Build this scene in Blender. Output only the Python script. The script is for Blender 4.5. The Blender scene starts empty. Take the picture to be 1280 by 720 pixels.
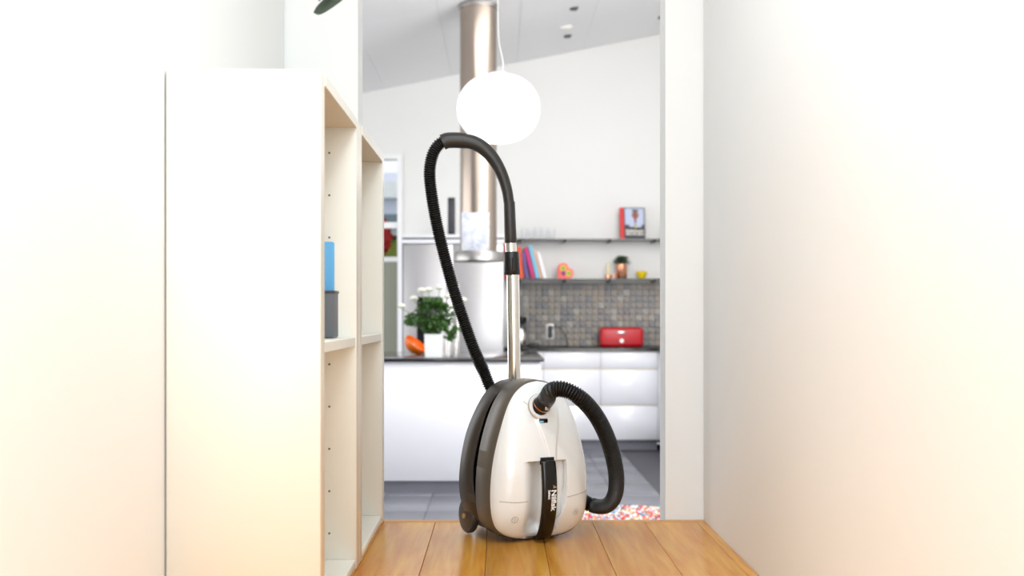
import bpy, bmesh, math, random
from mathutils import Vector, Matrix
random.seed(7)
S = bpy.context.scene
COL = S.collection
PI = math.pi

# ------------------------------------------------------------------ camera
FPX, CX, CY, CAMZ = 1400.0, 624.0, 395.0, 0.63
cam = bpy.data.objects.new('camera', bpy.data.cameras.new('camera'))
COL.objects.link(cam)
cam.location = (0, 0, CAMZ)
cam.rotation_euler = (PI / 2, 0, 0)
cam.data.sensor_width = 36
cam.data.lens = FPX / 1280 * 36
cam.data.shift_x = (640 - CX) / 1280
cam.data.shift_y = (CY - 360) / 1280
cam.data.clip_start = 0.05
cam.data.dof.use_dof = True
cam.data.dof.focus_distance = 3.12
cam.data.dof.aperture_fstop = 3.0
S.camera = cam

# ------------------------------------------------------------------ world
w = bpy.data.worlds.new('world'); S.world = w; w.use_nodes = True
bg = w.node_tree.nodes['Background']
bg.inputs[0].default_value = (0.90, 0.95, 1.0, 1)
bg.inputs[1].default_value = 1.15

# ------------------------------------------------------------------ lights
def area(name, loc, target, sx, sy, power, color=(1, 1, 1)):
    l = bpy.data.lights.new(name, 'AREA'); l.shape = 'RECTANGLE'
    l.size = sx; l.size_y = sy; l.energy = power; l.color = color
    o = bpy.data.objects.new(name, l); COL.objects.link(o)
    o.location = loc
    o.rotation_euler = (Vector(target) - Vector(loc)).to_track_quat('-Z', 'Y').to_euler()
    return o
area('kitchen_left_fill', (-3.3, 7.4, 1.0), (1.9, 8.6, 0.4), 4.0, 2.2, 50, (0.98, 0.99, 1.0))  # added fill beside the unseen left opening, standing in for daylight
area('kitchen_top_fill', (0.6, 7.3, 2.95), (0.8, 8.6, 0.3), 2.2, 1.6, 38, (1.0, 0.985, 0.96))  # added fill from above for the back wall; the ceiling has no opening
area('kitchen_front_fill', (1.27, 3.75, 0.95), (0.7, 9.8, 0.0), 1.2, 2.2, 32, (0.985, 0.99, 1.0))  # added fill from the hall side for cabinets and shelves, no window there
area('kitchen_right_fill', (1.93, 6.4, 1.9), (0.4, 10.2, -0.1), 2.4, 1.5, 84, (0.985, 0.99, 1.0))  # added fill off the closed right wall, brightens the back cabinets
area('kitchen_high_fill', (0.1, 3.75, 2.55), (0.5, 9.8, 0.2), 3.0, 0.6, 20, (0.985, 0.99, 1.0))  # added high fill over the doorway, evens out the kitchen fronts
area('hall_rear_fill', (0.0, -1.3, 1.05), (0.0, 3.0, 0.5), 1.2, 2.0, 38, (0.84, 0.925, 1.0))  # added fill behind the camera for the vacuum and the hall walls
area('hall_top_fill', (0.0, 1.3, 2.33), (0.0, 1.3, 0.0), 0.9, 2.6, 35, (0.83, 0.925, 1.0))  # added overhead fill that whitens the hall side walls, no lamp modelled

# ------------------------------------------------------------------ exposure
S.view_settings.view_transform = 'Standard'
S.view_settings.look = 'None'
S.view_settings.exposure = 0.0
S.view_settings.gamma = 1.0
S.view_settings.use_curve_mapping = False

# ------------------------------------------------------------------ helpers
def lin(v):
    v /= 255.0
    return v / 12.92 if v <= 0.04045 else ((v + 0.055) / 1.055) ** 2.4
def rgb(r, g, b): return (lin(r), lin(g), lin(b), 1)
def at(px, py, Y):
    """a point of the place seen at that pixel, Y metres away"""
    return Vector(((px - CX) * Y / FPX, Y, CAMZ + (CY - py) * Y / FPX))

def mat(name, col, rough=0.5, metal=0.0, var=0.04, scale=8.0, coat=0.0, bump=0.0, trans=0.0, emit=None, stretch=None, rand=0.0):
    m = bpy.data.materials.new(name); m.use_nodes = True
    nt = m.node_tree; n = nt.nodes; L = nt.links
    b = n['Principled BSDF']
    b.inputs['Roughness'].default_value = rough
    b.inputs['Metallic'].default_value = metal
    b.inputs['Coat Weight'].default_value = coat
    b.inputs['Coat Roughness'].default_value = 0.05
    if trans: b.inputs['Transmission Weight'].default_value = trans
    tc = n.new('ShaderNodeTexCoord'); mp = n.new('ShaderNodeMapping')
    L.new(tc.outputs['Object'], mp.inputs[0])
    if stretch: mp.inputs['Scale'].default_value = stretch
    nz = n.new('ShaderNodeTexNoise'); nz.inputs['Scale'].default_value = scale; nz.inputs['Detail'].default_value = 4
    L.new(mp.outputs[0], nz.inputs['Vector'])
    mx = n.new('ShaderNodeMix'); mx.data_type = 'RGBA'
    mx.inputs[6].default_value = tuple(c * (1 - var) for c in col[:3]) + (1,)
    mx.inputs[7].default_value = tuple(min(1, c * (1 + var)) for c in col[:3]) + (1,)
    L.new(nz.outputs['Fac'], mx.inputs[0])
    out = mx.outputs[2]
    if rand:
        oi = n.new('ShaderNodeObjectInfo'); hs = n.new('ShaderNodeHueSaturation')
        mr = n.new('ShaderNodeMapRange'); mr.inputs[3].default_value = 1 - rand; mr.inputs[4].default_value = 1 + rand
        L.new(oi.outputs['Random'], mr.inputs[0]); L.new(mr.outputs[0], hs.inputs['Value']); L.new(out, hs.inputs['Color'])
        out = hs.outputs[0]
    L.new(out, b.inputs['Base Color'])
    if bump:
        bp = n.new('ShaderNodeBump'); bp.inputs['Strength'].default_value = bump; bp.inputs['Distance'].default_value = 0.002
        L.new(nz.outputs['Fac'], bp.inputs['Height']); L.new(bp.outputs[0], b.inputs['Normal'])
    if emit:
        b.inputs['Emission Color'].default_value = emit[0]; b.inputs['Emission Strength'].default_value = emit[1]
    return m

def wood_mat():
    m = bpy.data.materials.new('oak_floor'); m.use_nodes = True
    nt = m.node_tree; n = nt.nodes; L = nt.links; b = n['Principled BSDF']
    b.inputs['Roughness'].default_value = 0.26
    b.inputs['Coat Weight'].default_value = 0.0; b.inputs['Coat Roughness'].default_value = 0.16; b.inputs['Specular IOR Level'].default_value = 0.3
    tc = n.new('ShaderNodeTexCoord'); oi = n.new('ShaderNodeObjectInfo')
    vm = n.new('ShaderNodeVectorMath'); vm.operation = 'ADD'
    sc = n.new('ShaderNodeVectorMath'); sc.operation = 'SCALE'; sc.inputs['Scale'].default_value = 9.0
    cx = n.new('ShaderNodeCombineXYZ'); L.new(oi.outputs['Random'], cx.inputs[0]); L.new(oi.outputs['Random'], cx.inputs[1])
    L.new(cx.outputs[0], sc.inputs[0]); L.new(tc.outputs['Object'], vm.inputs[0]); L.new(sc.outputs[0], vm.inputs[1])
    mp = n.new('ShaderNodeMapping'); mp.inputs['Scale'].default_value = (22, 1.6, 10); L.new(vm.outputs[0], mp.inputs[0])
    nz = n.new('ShaderNodeTexNoise'); nz.inputs['Scale'].default_value = 2.2; nz.inputs['Detail'].default_value = 6; nz.inputs['Distortion'].default_value = 0.6
    L.new(mp.outputs[0], nz.inputs['Vector'])
    r = n.new('ShaderNodeValToRGB'); e = r.color_ramp.elements
    e[0].position = 0.28; e[0].color = rgb(226, 142, 42); e[1].position = 0.72; e[1].color = rgb(250, 186, 74)
    L.new(nz.outputs['Fac'], r.inputs[0])
    mp2 = n.new('ShaderNodeMapping'); mp2.inputs['Scale'].default_value = (5, .8, 5); L.new(vm.outputs[0], mp2.inputs[0])
    n2 = n.new('ShaderNodeTexNoise'); n2.inputs['Scale'].default_value = 1.5; L.new(mp2.outputs[0], n2.inputs['Vector'])
    hs = n.new('ShaderNodeHueSaturation'); mr = n.new('ShaderNodeMapRange')
    ad = n.new('ShaderNodeMath'); ad.operation = 'ADD'
    L.new(oi.outputs['Random'], ad.inputs[0]); L.new(n2.outputs['Fac'], ad.inputs[1])
    mr.inputs[1].default_value = 0.3; mr.inputs[2].default_value = 1.7; mr.inputs[3].default_value = 0.84; mr.inputs[4].default_value = 1.12
    L.new(ad.outputs[0], mr.inputs[0]); L.new(mr.outputs[0], hs.inputs['Value']); L.new(r.outputs[0], hs.inputs['Color'])
    L.new(hs.outputs[0], b.inputs['Base Color'])
    bp = n.new('ShaderNodeBump'); bp.inputs['Strength'].default_value = 0.08; bp.inputs['Distance'].default_value = 0.001
    L.new(nz.outputs['Fac'], bp.inputs['Height']); L.new(bp.outputs[0], b.inputs['Normal'])
    return m

def marble_mat():
    m = mat('marbled_paper', rgb(225, 227, 234), 0.5, var=0.02)
    nt = m.node_tree; n = nt.nodes; L = nt.links
    tc = n.new('ShaderNodeTexCoord'); nz = n.new('ShaderNodeTexNoise'); nz.inputs['Scale'].default_value = 9; nz.inputs['Detail'].default_value = 5; nz.inputs['Distortion'].default_value = 2.2
    L.new(tc.outputs['Object'], nz.inputs['Vector'])
    r = n.new('ShaderNodeValToRGB'); e = r.color_ramp.elements
    e[0].position = .38; e[0].color = rgb(182, 188, 206); e[1].position = .56; e[1].color = rgb(216, 217, 224)
    L.new(nz.outputs['Fac'], r.inputs[0]); L.new(r.outputs[0], n['Principled BSDF'].inputs['Base Color'])
    return m

M = dict(
    wall=mat('white_wall', (0.84, 0.84, 0.825, 1), 0.75, var=0.01, scale=3, bump=0.03),
    kwall=mat('kitchen_wall', (0.83, 0.825, 0.805, 1), 0.75, var=0.01, scale=2, bump=0.02),
    ceil=mat('ceiling_paint', (0.85, 0.85, 0.855, 1), 0.8, var=0.015, scale=2),
    panel=mat('ceiling_panel', (0.85, 0.85, 0.855, 1), 0.8, var=0.02, scale=30, rand=0.015),
    wood=wood_mat(),
    nosing=mat('oak_nosing', rgb(212, 152, 84), 0.35, var=0.1, stretch=(1.5, 20, 20)),
    cream=mat('cream_laminate', rgb(240, 237, 226), 0.38, var=0.015, scale=2),
    birch=mat('shaded_birch', rgb(232, 216, 190), 0.5, var=0.05, stretch=(3, 20, 20)),  # beige wood tone with the shade under the top board painted in
    hole=mat('dark_hole', rgb(120, 112, 100), 0.8),
    ktile=mat('slate_grey_tile', rgb(126, 127, 135), 0.36, var=0.08, scale=5, rand=0.05, bump=0.04),
    grout=mat('dark_grout', rgb(88, 88, 94), 0.9),
    grout2=mat('stone_grout', rgb(138, 133, 126), 0.9),
    cab=mat('white_lacquer', rgb(246, 246, 251), 0.22, var=0.005, coat=0.3),
    grip=mat('aluminium_grip', rgb(215, 208, 190), 0.35, 0.6),
    kick=mat('grey_toe_kick', rgb(128, 128, 138), 0.35, 0.2),
    granite=mat('black_granite', rgb(26, 24, 26), 0.1, var=0.4, scale=120, coat=0.3),
    steel=mat('brushed_steel', rgb(192, 190, 191), 0.36, 0.85, var=0.05, stretch=(1, 1, 30)),
    hoodsteel=mat('hood_steel', rgb(176, 173, 170), 0.32, 1.0, var=0.02),
    duct=mat('brushed_duct', rgb(176, 162, 150), 0.27, 1.0, var=0.04, stretch=(1, 1, 40)),
    chrome=mat('chrome', rgb(246, 242, 235), 0.2, 1.0, var=0.01),
    silver=mat('satin_silver', rgb(205, 203, 200), 0.25, 1.0, var=0.02),
    black=mat('black_plastic', rgb(20, 18, 18), 0.36, var=0.06),
    hose=mat('ribbed_hose', rgb(17, 15, 14), 0.40, var=0.08),
    tubeblk=mat('grip_plastic', rgb(44, 40, 38), 0.38, var=0.05),
    gloss=mat('gloss_black', rgb(9, 9, 13), 0.2, var=0.05),
    shellw=mat('pearl_white', rgb(240, 242, 242), 0.2, var=0.008, coat=0.7),
    shellg=mat('taupe_grey_shell', rgb(104, 96, 85), 0.38, 0.25, var=0.03),
    shelld=mat('dark_taupe_shell', rgb(64, 58, 53), 0.40, 0.2, var=0.03),
    seam=mat('seam_shadow', rgb(168, 160, 150), 0.7),
    groove=mat('groove_black', rgb(10, 9, 9), 0.7),
    white=mat('white_gloss', rgb(246, 246, 246), 0.25, var=0.01),
    print=mat('white_print', rgb(250, 250, 250), 0.5),
    gold=mat('gold_dot', rgb(205, 165, 110), 0.3, 0.7),
    opal=mat('opal_glass', rgb(250, 250, 250), 0.3, emit=((1, 0.99, 0.98, 1), 0.5)),
    sage=mat('sage_panel', rgb(150, 152, 136), 0.5, var=0.02),
    leaf=mat('rose_leaf', rgb(56, 92, 34), 0.45, var=0.35, scale=30),
    leafd=mat('dark_leaf', rgb(30, 44, 20), 0.4, var=0.3, scale=20),
    leafg=mat('grey_green_leaf', rgb(70, 92, 62), 0.5, var=0.3, scale=40),
    petal=mat('white_petal', rgb(253, 253, 240), 0.6, var=0.02),
    stem=mat('green_stem', rgb(105, 140, 60), 0.5),
    orange=mat('orange_enamel', rgb(250, 120, 22), 0.25, var=0.05),
    red=mat('red_enamel', rgb(196, 10, 26), 0.32, coat=0.1, var=0.03),
    shelf=mat('dark_glass_shelf', rgb(72, 73, 66), 0.2, var=0.05),
    bracket=mat('dark_bracket', rgb(62, 62, 60), 0.35, 0.5),
    copper=mat('copper', rgb(226, 160, 128), 0.2, 1.0),
    yellow=mat('yellow_ceramic', rgb(238, 205, 10), 0.3),
    candle=mat('candle_wax', rgb(245, 232, 170), 0.5),
    coral=mat('coral_lacquer', rgb(248, 92, 82), 0.4),
    purple=mat('purple_spot', rgb(130, 50, 130), 0.5),
    green=mat('green_spot', rgb(120, 170, 60), 0.5),
    yspot=mat('yellow_spot', rgb(235, 205, 80), 0.5),
    pinkm=mat('magenta_cover', rgb(222, 40, 130), 0.5),
    bluec=mat('sky_blue_cover', rgb(130, 205, 235), 0.5),
    orangec=mat('orange_cover', rgb(242, 88, 50), 0.5),
    redc=mat('red_cover', rgb(222, 45, 45), 0.5),
    purplec=mat('violet_cover', rgb(110, 90, 160), 0.5),
    peachc=mat('peach_cover', rgb(245, 190, 160), 0.5),
    paper=mat('paper', rgb(240, 236, 228), 0.7),
    darkc=mat('charcoal_cover', rgb(60, 60, 68), 0.4, var=0.3, scale=30),
    skin=mat('printed_skin_tone', rgb(150, 92, 78), 0.5, var=0.2, scale=60),
    shirt=mat('printed_pale_blue', rgb(190, 200, 225), 0.5, var=0.2, scale=50),
    blue=mat('blue_folder', rgb(96, 178, 232), 0.5),
    grey=mat('grey_boxfile', rgb(105, 108, 114), 0.6),
    hedge=mat('hedge_green', rgb(128, 142, 60), 0.8, var=0.4, scale=20),
    redleaf=mat('red_foliage', rgb(190, 25, 35), 0.6, var=0.3, scale=15),
    render=mat('pale_render', rgb(232, 234, 246), 0.8),
    roofg=mat('grey_blue_roof', rgb(120, 138, 148), 0.7),
    marble=marble_mat(),
)
g = bpy.data.materials.new('clear_glass'); g.use_nodes = True
gb = g.node_tree.nodes['Principled BSDF']; gb.inputs['Transmission Weight'].default_value = 1; gb.inputs['Roughness'].default_value = 0.0; gb.inputs['IOR'].default_value = 1.1
gb.inputs['Base Color'].default_value = (0.97, 0.98, 1, 1)
M['glass'] = g
M['groove'].node_tree.nodes['Principled BSDF'].inputs['Specular IOR Level'].default_value = 0.0
STONE = [mat('stone_tile_%s' % nm, rgb(*c), 0.55, var=0.12, scale=40, bump=0.1) for nm, c in
         (('taupe', (150, 145, 138)), ('grey', (141, 139, 137)), ('warm', (156, 147, 137)), ('slate', (131, 131, 133)), ('pale', (168, 164, 157)))]

ORG = {}
def tag(o, label=None, cat=None, group=None, kind=None):
    if label: o['label'] = label
    if cat: o['category'] = cat
    if group: o['group'] = group
    if kind: o['kind'] = kind
    return o
def empty(name, loc, label, cat, group=None, rz=0, local=False):
    o = bpy.data.objects.new(name, None); COL.objects.link(o)
    o.location = loc; o.rotation_euler = (0, 0, rz); o.empty_display_size = 0.05
    ORG[o] = Vector((0, 0, 0)) if (local or rz) else Vector(loc)
    return tag(o, label, cat, group)

class MB:
    def __init__(s): s.v = []; s.f = []; s.mi = []; s.sm = []; s.m = 0; s.smooth = False
    def add(s, vs, fs, smooth=None):
        k = len(s.v); s.v += [Vector(p) for p in vs]
        for f in fs: s.f.append([i + k for i in f]); s.mi.append(s.m); s.sm.append(s.smooth if smooth is None else smooth)
        return s
    def box(s, x0, x1, y0, y1, z0, z1):
        return s.add([(x0, y0, z0), (x1, y0, z0), (x1, y1, z0), (x0, y1, z0), (x0, y0, z1), (x1, y0, z1), (x1, y1, z1), (x0, y1, z1)],
                     [(0, 3, 2, 1), (4, 5, 6, 7), (0, 1, 5, 4), (1, 2, 6, 5), (2, 3, 7, 6), (3, 0, 4, 7)], False)
    def cbox(s, x0, x1, y0, y1, z0, z1, b=0.004, seg=2):
        """bevelled box"""
        bm = bmesh.new(); bmesh.ops.create_cube(bm, size=1)
        for v in bm.verts: v.co = Vector(((x0 + x1) / 2 + v.co.x * (x1 - x0), (y0 + y1) / 2 + v.co.y * (y1 - y0), (z0 + z1) / 2 + v.co.z * (z1 - z0)))
        bmesh.ops.bevel(bm, geom=bm.edges[:], offset=b, segments=seg, affect='EDGES', profile=0.5)
        bm.verts.index_update()
        s.add([v.co.copy() for v in bm.verts], [[v.index for v in f.verts] for f in bm.faces], False); bm.free()
        return s
    def lathe(s, prof, c=(0, 0, 0), n=32, axis='Z', cap=True):
        c = Vector(c); vs = []; fs = []
        for r, h in prof:
            for i in range(n):
                a = 2 * PI * i / n; p = (r * math.cos(a), r * math.sin(a), h)
                if axis == 'Y': p = (p[0], p[2], p[1])
                if axis == 'X': p = (p[2], p[0], p[1])
                vs.append(c + Vector(p))
        for k in range(len(prof) - 1):
            for i in range(n): j = (i + 1) % n; fs.append((k * n + i, k * n + j, (k + 1) * n + j, (k + 1) * n + i))
        if cap: fs.append(tuple(range(n - 1, -1, -1))); fs.append(tuple((len(prof) - 1) * n + i for i in range(n)))
        return s.add(vs, fs, True)
    def tube(s, pts, rad, n=12, cap=True):
        pts = [Vector(p) for p in pts]; N = len(pts)
        rs = rad if isinstance(rad, (list, tuple)) else [rad] * N
        T = [(pts[min(i + 1, N - 1)] - pts[max(i - 1, 0)]).normalized() for i in range(N)]
        up = Vector((0, 1, 0))
        if abs(T[0].dot(up)) > .95: up = Vector((1, 0, 0))
        u = (up - T[0] * up.dot(T[0])).normalized(); vs = []; fs = []
        for i in range(N):
            u = (u - T[i] * u.dot(T[i])).normalized(); w_ = T[i].cross(u)
            for k in range(n):
                a = 2 * PI * k / n; vs.append(pts[i] + (u * math.cos(a) + w_ * math.sin(a)) * rs[i])
        for i in range(N - 1):
            for k in range(n): j = (k + 1) % n; fs.append((i * n + k, i * n + j, (i + 1) * n + j, (i + 1) * n + k))
        if cap: fs.append(tuple(range(n - 1, -1, -1))); fs.append(tuple((N - 1) * n + k for k in range(n)))
        return s.add(vs, fs, True)
    def prism(s, poly, f0, f1):
        """poly points -> f0(p), f1(p) give the two caps"""
        n = len(poly); vs = [f0(p) for p in poly] + [f1(p) for p in poly]
        fs = [tuple(range(n)), tuple(range(2 * n - 1, n - 1, -1))] + [(i, i + n, (i + 1) % n + n, (i + 1) % n) for i in range(n)]
        return s.add(vs, fs, False)
    def leaf(s, p, d, nrm, L, W, curl=0.2):
        d = Vector(d).normalized(); side = d.cross(Vector(nrm)).normalized(); up = side.cross(d)
        p = Vector(p); t = [(0, 0), (.3, .8), (.6, 1), (.85, .6), (1, 0)]
        c = [p + d * L * a + up * (curl * L * a * (1 - a) * 2) for a, b in t]
        vs = []; fs = []
        for (a, b), q in zip(t, c): vs += [q - side * W * b / 2 + up * W * .12 * b, q, q + side * W * b / 2 + up * W * .12 * b]
        for i in range(4):
            k = i * 3; fs += [(k, k + 1, k + 4, k + 3), (k + 1, k + 2, k + 5, k + 4)]
        return s.add(vs, fs, True)
    def build(s, name, mats, parent=None, origin=None, label=None, cat=None, group=None, kind=None):
        if parent is not None: O = ORG[parent]
        else: O = Vector(origin) if origin is not None else Vector((0, 0, 0))
        me = bpy.data.meshes.new(name)
        me.from_pydata([tuple(p - O) for p in s.v], [], s.f)
        for m_ in (mats if isinstance(mats, (list, tuple)) else [mats]): me.materials.append(m_)
        me.polygons.foreach_set('material_index', s.mi); me.polygons.foreach_set('use_smooth', s.sm)
        me.update()
        bm = bmesh.new(); bm.from_mesh(me); bmesh.ops.recalc_face_normals(bm, faces=bm.faces); bm.to_mesh(me); bm.free()
        try: me.set_sharp_from_angle(angle=math.radians(45))
        except Exception: pass
        o = bpy.data.objects.new(name, me); COL.objects.link(o)
        if parent is not None: o.parent = parent; ORG[o] = ORG[parent]
        else: o.location = O; ORG[o] = O
        return tag(o, label, cat, group, kind)

def spline(P, m=12):
    """Catmull-Rom through P"""
    P = [Vector(p) for p in P]; Q = [2 * P[0] - P[1]] + P + [2 * P[-1] - P[-2]]; out = []
    for i in range(1, len(Q) - 2):
        a, b, c, d = Q[i - 1:i + 3]
        for k in range(m):
            t = k / m
            out.append(0.5 * ((2 * b) + (c - a) * t + (2 * a - 5 * b + 4 * c - d) * t * t + (3 * b - a - 3 * c + d) * t ** 3))
    out.append(P[-1]); return out
def resample(P, step):
    out = [P[0]]; acc = 0; last = P[0]
    for p in P[1:]:
        d = (p - last).length
        while acc + d >= step:
            last = last + (p - last) * ((step - acc) / d); out.append(last.copy()); d = (p - last).length; acc = 0
        acc += d; last = p
    return out
def sstep(a, b, x):
    t = max(0, min(1, (x - a) / (b - a))); return t * t * (3 - 2 * t)
def copy_tree(o, parent=None):
    c = o.copy(); COL.objects.link(c)
    if parent is not None: c.parent = parent
    for ch in list(o.children): copy_tree(ch, c)
    return c
def text_mesh(txt, size, ext, name, m, parent, matrix, bold=0.0):
    cu = bpy.data.curves.new(name, 'FONT'); cu.body = txt; cu.size = size; cu.extrude = ext; cu.offset = bold; cu.resolution_u = 3
    t = bpy.data.objects.new(name, cu); COL.objects.link(t)
    bpy.context.view_layer.update()
    me = bpy.data.meshes.new_from_object(t.evaluated_get(bpy.context.evaluated_depsgraph_get()))
    bpy.data.objects.remove(t); me.transform(matrix); me.materials.clear(); me.materials.append(m)
    o = bpy.data.objects.new(name, me); COL.objects.link(o); o.parent = parent; ORG[o] = ORG[parent]
    return o

# ================================================================== SETTING
KF = -0.55            # kitchen floor level, the oak floor is z = 0
EDGE = 3.46           # where the oak floor ends
HL, HR = -0.665, 0.632
BACK = 10.4
KL, KR = -3.5, 2.0
def zc(x): return CAMZ + 2.319 + 0.198 * x

fl = MB().box(HL - .1, HR + .1, -1.6, EDGE - .03, -0.55, -0.016).build('floor', M['nosing'], kind='structure')
pw = 0.16; k0 = -3
for k in range(-3, 6):
    x0 = -.195 + pw * k; x1 = x0 + pw
    x0c, x1c = max(x0, HL), min(x1, HR)
    if x1c - x0c < .01: continue
    cut = random.uniform(.3, 1.9)
    for (a, b) in ((-1.6, cut), (cut, EDGE - .03)):
        MB().cbox(x0c + .0007, x1c - .0007, a + .0005, b - .0005, -0.016, random.uniform(-.0004, 0), 0.0009, 1).build('plank', M['wood'], fl)
MB().cbox(HL, HR, EDGE - .03, EDGE + .004, -0.03, 0.0005, .003).build('trim_1', M['nosing'], kind='structure')

MB().box(HL - .12, HL, -1.6, EDGE, -.55, 2.42).build('wall_left', M['wall'], kind='structure')
MB().box(HR, HR + .12, -1.6, EDGE, -.55, 2.42).build('wall_right', M['wall'], kind='structure')
MB().box(HL - .12, HR + .12, -1.6, EDGE, 2.4, 2.5).build('ceiling', M['wall'], kind='structure')
# wall with the wide opening into the kitchen
mb = MB()
mb.box(KL, -.437, EDGE + .004, EDGE + .12, -.55, 3.5)
mb.box(.514, KR, EDGE + .004, EDGE + .12, -.55, 3.6)
mb.box(-.437, .514, EDGE + .004, EDGE + .12, 2.15, 3.5)
mb.box(-.437, .514, EDGE + .004, EDGE + .02, -.55, -.03)
mb.build('wall_front', M['wall'], kind='structure')

# kitchen floor of slate tiles
f1 = MB().box(KL, KR, EDGE + .12, BACK, KF - .1, KF - .006).build('floor.001', M['grout'], kind='structure')
tb = {}
tw, tl = .30, .565
for i in range(-7, 5):
    for j in range(0, 12):
        x0 = -.44 + i * tw; y0 = 6.77 + (j - 5) * tl
        x1, y1 = min(x0 + tw, KR), min(y0 + tl, BACK)
        if x1 - x0 < .02 or y1 - y0 < .02 or y0 < EDGE + .12: continue
        key = (round(x1 - x0, 3), round(y1 - y0, 3))
        if key not in tb:
            o = MB().cbox(0, key[0] - .004, 0, key[1] - .004, -.006, 0, .0015, 1).build('tile', M['ktile'], f1); tb[key] = o.data
        else:
            o = bpy.data.objects.new('tile', tb[key]); COL.objects.link(o); o.parent = f1
        o.location = (x0 + .002, y0 + .002, KF)

# back wall with the garden door opening
DX0, DX1, DZ1 = -1.85, -.90, 2.13
mb = MB()
def wall_seg(x0, x1, z0, z1a, z1b):
    mb.add([(x0, BACK, z0), (x1, BACK, z0), (x1, BACK, z1b), (x0, BACK, z1a), (x0, BACK + .15, z0), (x1, BACK + .15, z0), (x1, BACK + .15, z1b), (x0, BACK + .15, z1a)],
           [(0, 1, 2, 3), (4, 7, 6, 5), (0, 3, 7, 4), (1, 5, 6, 2), (3, 2, 6, 7), (0, 4, 5, 1)])
wall_seg(KL, DX0, KF, zc(KL), zc(DX0)); wall_seg(DX1, KR, KF, zc(DX1), zc(KR)); wall_seg(DX0, DX1, DZ1, zc(DX0), zc(DX1))
mb.build('wall_back', M['kwall'], kind='structure')
MB().box(KR, KR + .12, EDGE, BACK, KF, zc(KR)).build('wall_right.001', M['kwall'], kind='structure')
# left kitchen wall, with an unseen wide opening added to let daylight in
mb = MB()
mb.box(KL - .12, KL, EDGE, 5.2, KF, zc(KL)); mb.box(KL - .12, KL, 9.6, BACK, KF, zc(KL))
mb.box(KL - .12, KL, 5.2, 9.6, KF, -.1); mb.box(KL - .12, KL, 5.2, 9.6, 2.1, zc(KL))
mb.build('wall_left.001', M['kwall'], kind='structure')
# sloping ceiling
a, b = KL - .12, KR + .12
cl = MB().add([(a, EDGE, zc(a) + .012), (b, EDGE, zc(b) + .012), (b, BACK + .15, zc(b) + .012), (a, BACK + .15, zc(a) + .012),
          (a, EDGE, zc(a) + .12), (b, EDGE, zc(b) + .12), (b, BACK + .15, zc(b) + .12), (a, BACK + .15, zc(a) + .12)],
         [(0, 1, 2, 3), (7, 6, 5, 4), (0, 4, 5, 1), (1, 5, 6, 2), (2, 6, 7, 3), (3, 7, 4, 0)]).build('ceiling.001', M['ceil'], kind='structure')
px = KL
xs = [KL + i * .611 for i in range(10)]
ys = [BACK - i * 1.142 for i in range(7)]
for i in range(9):
    for j in range(6):
        x0, x1 = xs[i] + .001, xs[i + 1] - .001; y1, y0 = ys[j] - .001, ys[j + 1] + .001
        y0 = max(y0, EDGE + .12)
        MB().add([(x0, y0, zc(x0)), (x1, y0, zc(x1)), (x1, y1, zc(x1)), (x0, y1, zc(x0)), (x0, y0, zc(x0) + .012), (x1, y0, zc(x1) + .012), (x1, y1, zc(x1) + .012), (x0, y1, zc(x0) + .012)],
                 [(0, 3, 2, 1), (4, 5, 6, 7), (0, 1, 5, 4), (1, 2, 6, 5), (2, 3, 7, 6), (3, 0, 4, 7)]).build('panel', M['panel'], cl)

# garden door in the back wall
d = MB()
fw = .045
d.box(DX0, DX0 + fw, BACK - .02, BACK + .1, KF, DZ1); d.box(DX1 - fw, DX1, BACK - .02, BACK + .1, KF, DZ1)
d.box(DX0 + fw, DX1 - fw, BACK - .02, BACK + .1, DZ1 - fw, DZ1)
d = d.build('door_1', M['white'], kind='structure')
MB().box(DX0 + fw, DX1 - fw, BACK + .02, BACK + .06, at(0, 285, BACK).z, at(0, 277.5, BACK).z).build('rail', M['white'], d)
MB().box(DX0 + fw, DX1 - fw, BACK + .01, BACK + .07, at(0, 327, BACK).z, at(0, 321, BACK).z).build('rail', M['white'], d)
MB().box(DX0 + fw, DX1 - fw, BACK + .035, BACK + .041, at(0, 277.5, BACK).z, DZ1 - fw).build('pane', M['glass'], d)
MB().box(DX0 + fw, DX1 - fw, BACK + .035, BACK + .041, at(0, 321, BACK).z, at(0, 285, BACK).z).build('pane', M['glass'], d)
MB().box(DX0 + fw, DX1 - fw, BACK + .02, BACK + .06, KF, at(0, 327, BACK).z).build('door_panel', M['sage'], d, label='sage grey solid lower panel')

# outside the garden door
MB().box(-4.5, 1.5, BACK + .16, 17, KF - .2, KF - .05).build('ground', M['hedge'], kind='structure')
mb = MB(); random.seed(3)
mb.box(-3.6, -.4, 12.6, 13.1, KF - .05, 1.50)
for i in range(1800):
    p = Vector((random.uniform(-3.6, -.4), random.choice((12.6, 12.6, random.uniform(12.6, 13.1))), random.uniform(.6, 1.52)))
    if p.y > 12.6: p.z = 1.5
    mb.leaf(p, (random.uniform(-1, 1), -1, random.uniform(-.5, 1)), (0, 0, 1), .07, .05)
mb.build('hedge', M['hedge'], origin=(-2, 12.8, KF - .05), label='yellow-green clipped hedge outside the garden door glass', cat='hedge')
mb = MB()
for i in range(700):
    a, e = random.uniform(0, 2 * PI), random.uniform(-.6, 1.5)
    c = Vector((-1.42, 12.0, 1.47)); n_ = Vector((math.cos(a) * math.cos(e), math.sin(a) * math.cos(e), math.sin(e)))
    mb.leaf(c + n_ * .21, n_ + Vector((random.uniform(-1, 1), random.uniform(-1, 1), random.uniform(-1, 1))), n_, .08, .06)
mb.lathe([(.02, KF - .05), (.022, .6), (.015, 1.3)], (-1.42, 12.0, 0), 8)
mb.build('red_shrub', M['redleaf'], origin=(-1.42, 12.0, KF - .05), label='round bright red shrub seen through the garden door', cat='shrub')
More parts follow.
